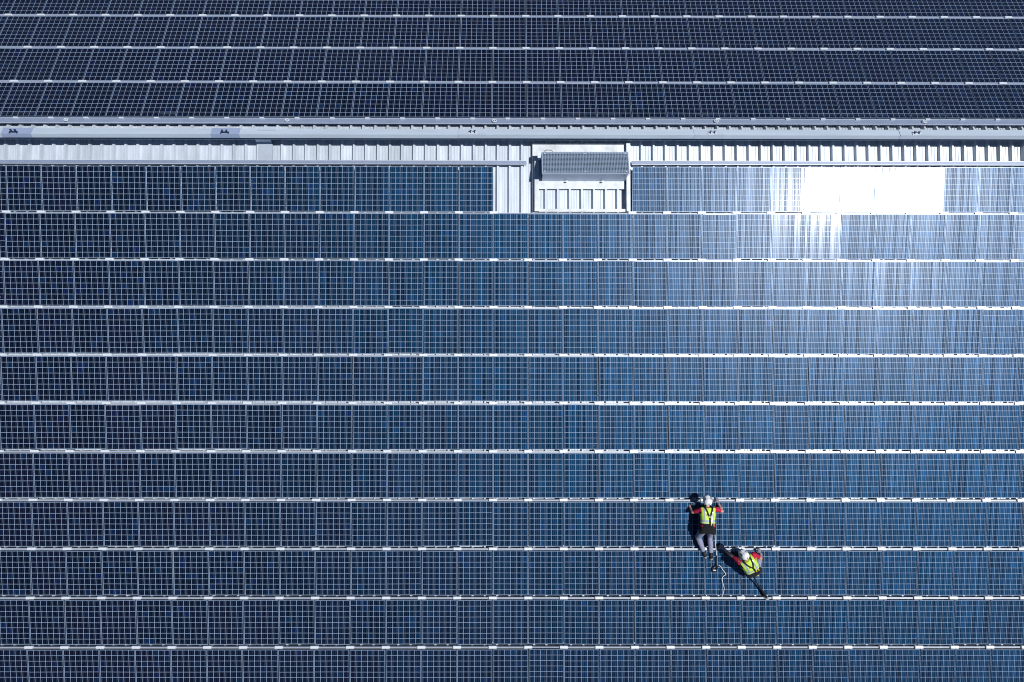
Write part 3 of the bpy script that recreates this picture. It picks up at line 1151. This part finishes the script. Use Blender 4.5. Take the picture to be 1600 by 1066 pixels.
FACE = {'a': V3(-0.05, 0.62, -0.78), 'b': V3(-0.38, 0.48, -0.79)}
HANDDIR = {'a': {'L': V3(-0.35, 0.75, -0.15), 'R': V3(-0.1, 0.9, -0.1)}, 'b': {'L': V3(-0.75, 0.5, -0.2), 'R': V3(-0.3, 0.85, -0.1)}}


class Joints(dict):
    pass


JA = {'head': (5.010, 11.675, 0.40), 'neck': (5.020, 11.845, 0.40), 'shL': (4.835, 11.915, 0.40), 'shR': (5.200, 11.880, 0.41),
      'elL': (4.640, 12.010, 0.24), 'elR': (5.470, 11.985, 0.26), 'handL': (4.600, 11.880, 0.055), 'handR': (5.420, 11.790, 0.075),
      'hipL': (4.910, 12.440, 0.42), 'hipR': (5.105, 12.440, 0.43), 'kneeL': (4.825, 12.740, 0.095), 'kneeR': (5.170, 12.710, 0.085),
      'ankL': (4.990, 13.160, 0.065), 'ankR': (5.195, 13.200, 0.065), 'toeL': (5.050, 13.340, 0.040), 'toeR': (5.215, 13.390, 0.045)}
JB = {'head': (5.905, 13.075, 0.76), 'neck': (5.990, 13.215, 0.66), 'shL': (5.830, 13.325, 0.57), 'shR': (6.235, 13.105, 0.58),
      'elL': (5.715, 13.215, 0.34), 'elR': (6.500, 13.270, 0.38), 'handL': (5.560, 13.080, 0.09), 'handR': (6.560, 13.190, 0.17),
      'hipL': (6.235, 13.700, 0.27), 'hipR': (6.425, 13.600, 0.27), 'kneeL': (6.010, 13.330, 0.09), 'kneeR': (6.560, 13.240, 0.10),
      'ankL': (6.190, 13.690, 0.065), 'ankR': (6.470, 13.660, 0.065), 'toeL': (6.290, 13.830, 0.05), 'toeR': (6.520, 13.820, 0.05)}
SKIPKEYS = ('_key',)


def run_person(J, key, label, origin, **kw):
    class D(dict):
        def __iter__(self):
            return iter([k_ for k_ in dict.keys(self) if not k_.startswith('_')])
    d = D(J)
    d['_key'] = key
    return build_person(d, label, origin, **kw)


run_person(JA, 'a', 'worker on hands and knees in white helmet, yellow vest, red shirt and grey trousers', (5.01, 12.45))
run_person(JB, 'b', 'worker kneeling hunched on his heels in white helmet and yellow vest, reaching left', (6.25, 13.45), visor_bumps=True, bulk=0.018)

# ------------------------------------------------------------------ ropes and straps on the glass


def slope_tube(name, pts, r, mat, label, cat, seg=8, sub=6, extra=None):
    o = pts[0]
    P = [Vector((x - o[0], -(s_ - o[1]), z)) for x, s_, z in pts]
    Q = []
    for i in range(len(P) - 1):
        p0, p1, p2, p3 = P[max(i - 1, 0)], P[i], P[i + 1], P[min(i + 2, len(P) - 1)]
        for q in range(sub):
            t = q / sub
            Q.append(0.5 * ((2 * p1) + (p2 - p0) * t + (2 * p0 - 5 * p1 + 4 * p2 - p3) * t * t + (-p0 + 3 * p1 - 3 * p2 + p3) * t ** 3))
    Q.append(P[-1])
    mb_ = MB()
    mb_.tube(Q, r, seg)
    me = mb_.mesh(name, mat)
    smooth(me)
    return link(name, me, mat=FM(o[0], o[1], 0), label=label, cat=cat), o


slope_tube('safety_rope', [(5.225, 12.52, 0.36), (5.28, 12.85, 0.22), (5.335, 13.12, 0.10), (5.366, 13.29, 0.045)], 0.010, M['rope'], 'taut white rope running back from the belt of the worker on hands and knees', 'rope')
st, o = slope_tube('lanyard', [(5.360, 13.27, 0.045), (5.350, 13.40, 0.035), (5.352, 13.52, 0.03), (5.375, 13.61, 0.03), (5.345, 13.70, 0.03), (5.275, 13.735, 0.03), (5.235, 13.68, 0.03), (5.265, 13.61, 0.03), (5.340, 13.57, 0.035)], 0.024, M['black'], 'black lanyard with a hooked loop lying behind the boots of the crawling worker', 'lanyard')
hk = MB()
hk.box((0, 0, 0), (0.07, 0.03, 0.02))
link('buckle', hk.mesh('buckle', M['steel']), st, Matrix.Translation((5.30 - o[0], -(13.69 - o[1]), 0.05)))
slope_tube('loose_rope', [(5.43, 13.55, 0.02), (5.485, 13.60, 0.04), (5.54, 13.69, 0.05), (5.628, 13.81, 0.025), (5.55, 13.875, 0.02), (5.520, 13.96, 0.02), (5.545, 14.08, 0.03), (5.570, 14.20, 0.04), (5.54, 14.32, 0.06), (5.510, 14.45, 0.02)], 0.009, M['rope'], 'loose white rope lying in a kink across the panel between the two workers', 'rope')
st, o = slope_tube('lanyard', [(6.300, 13.735, 0.34), (6.40, 13.90, 0.20), (6.52, 14.08, 0.09), (6.66, 14.28, 0.04), (6.775, 14.47, 0.03)], [0.020] * 13 + [0.026] * 6 + [0.034] * 6, M['black'], 'black lanyard stretched from the kneeling worker down to the rail', 'lanyard')
hk = MB()
hk.tube([(0.05 * math.cos(a), 0.03 * math.sin(a), 0) for a in [2 * math.pi * q / 12 for q in range(13)]], 0.009, 6)
link('hook', hk.mesh('hook', M['steel']), st, Matrix.Translation((6.80 - o[0], -(14.49 - o[1]), 0.035)))
tl = link('hand_tool', None, mat=FM(6.60, 13.40, 0), label='black cordless driver lying beside the right knee of the kneeling worker', cat='tool')
mb = MB()
mb.box((0, 0, 0.035), (0.07, 0.09, 0.055))
mb.tube([(0, 0.0, 0.06), (0.0, 0.06, 0.16)], 0.024, 8)
link('handle', mb.mesh('driver_handle', M['black']), tl)
mb = MB()
mb.tube([(0.0, -0.02, 0.18), (0.0, 0.11, 0.165), (0, 0.15, 0.16), (0, 0.20, 0.155)], [0.032, 0.032, 0.018, 0.008], 10)
link('motor_body', mb.mesh('driver_body', M['boot']), tl)
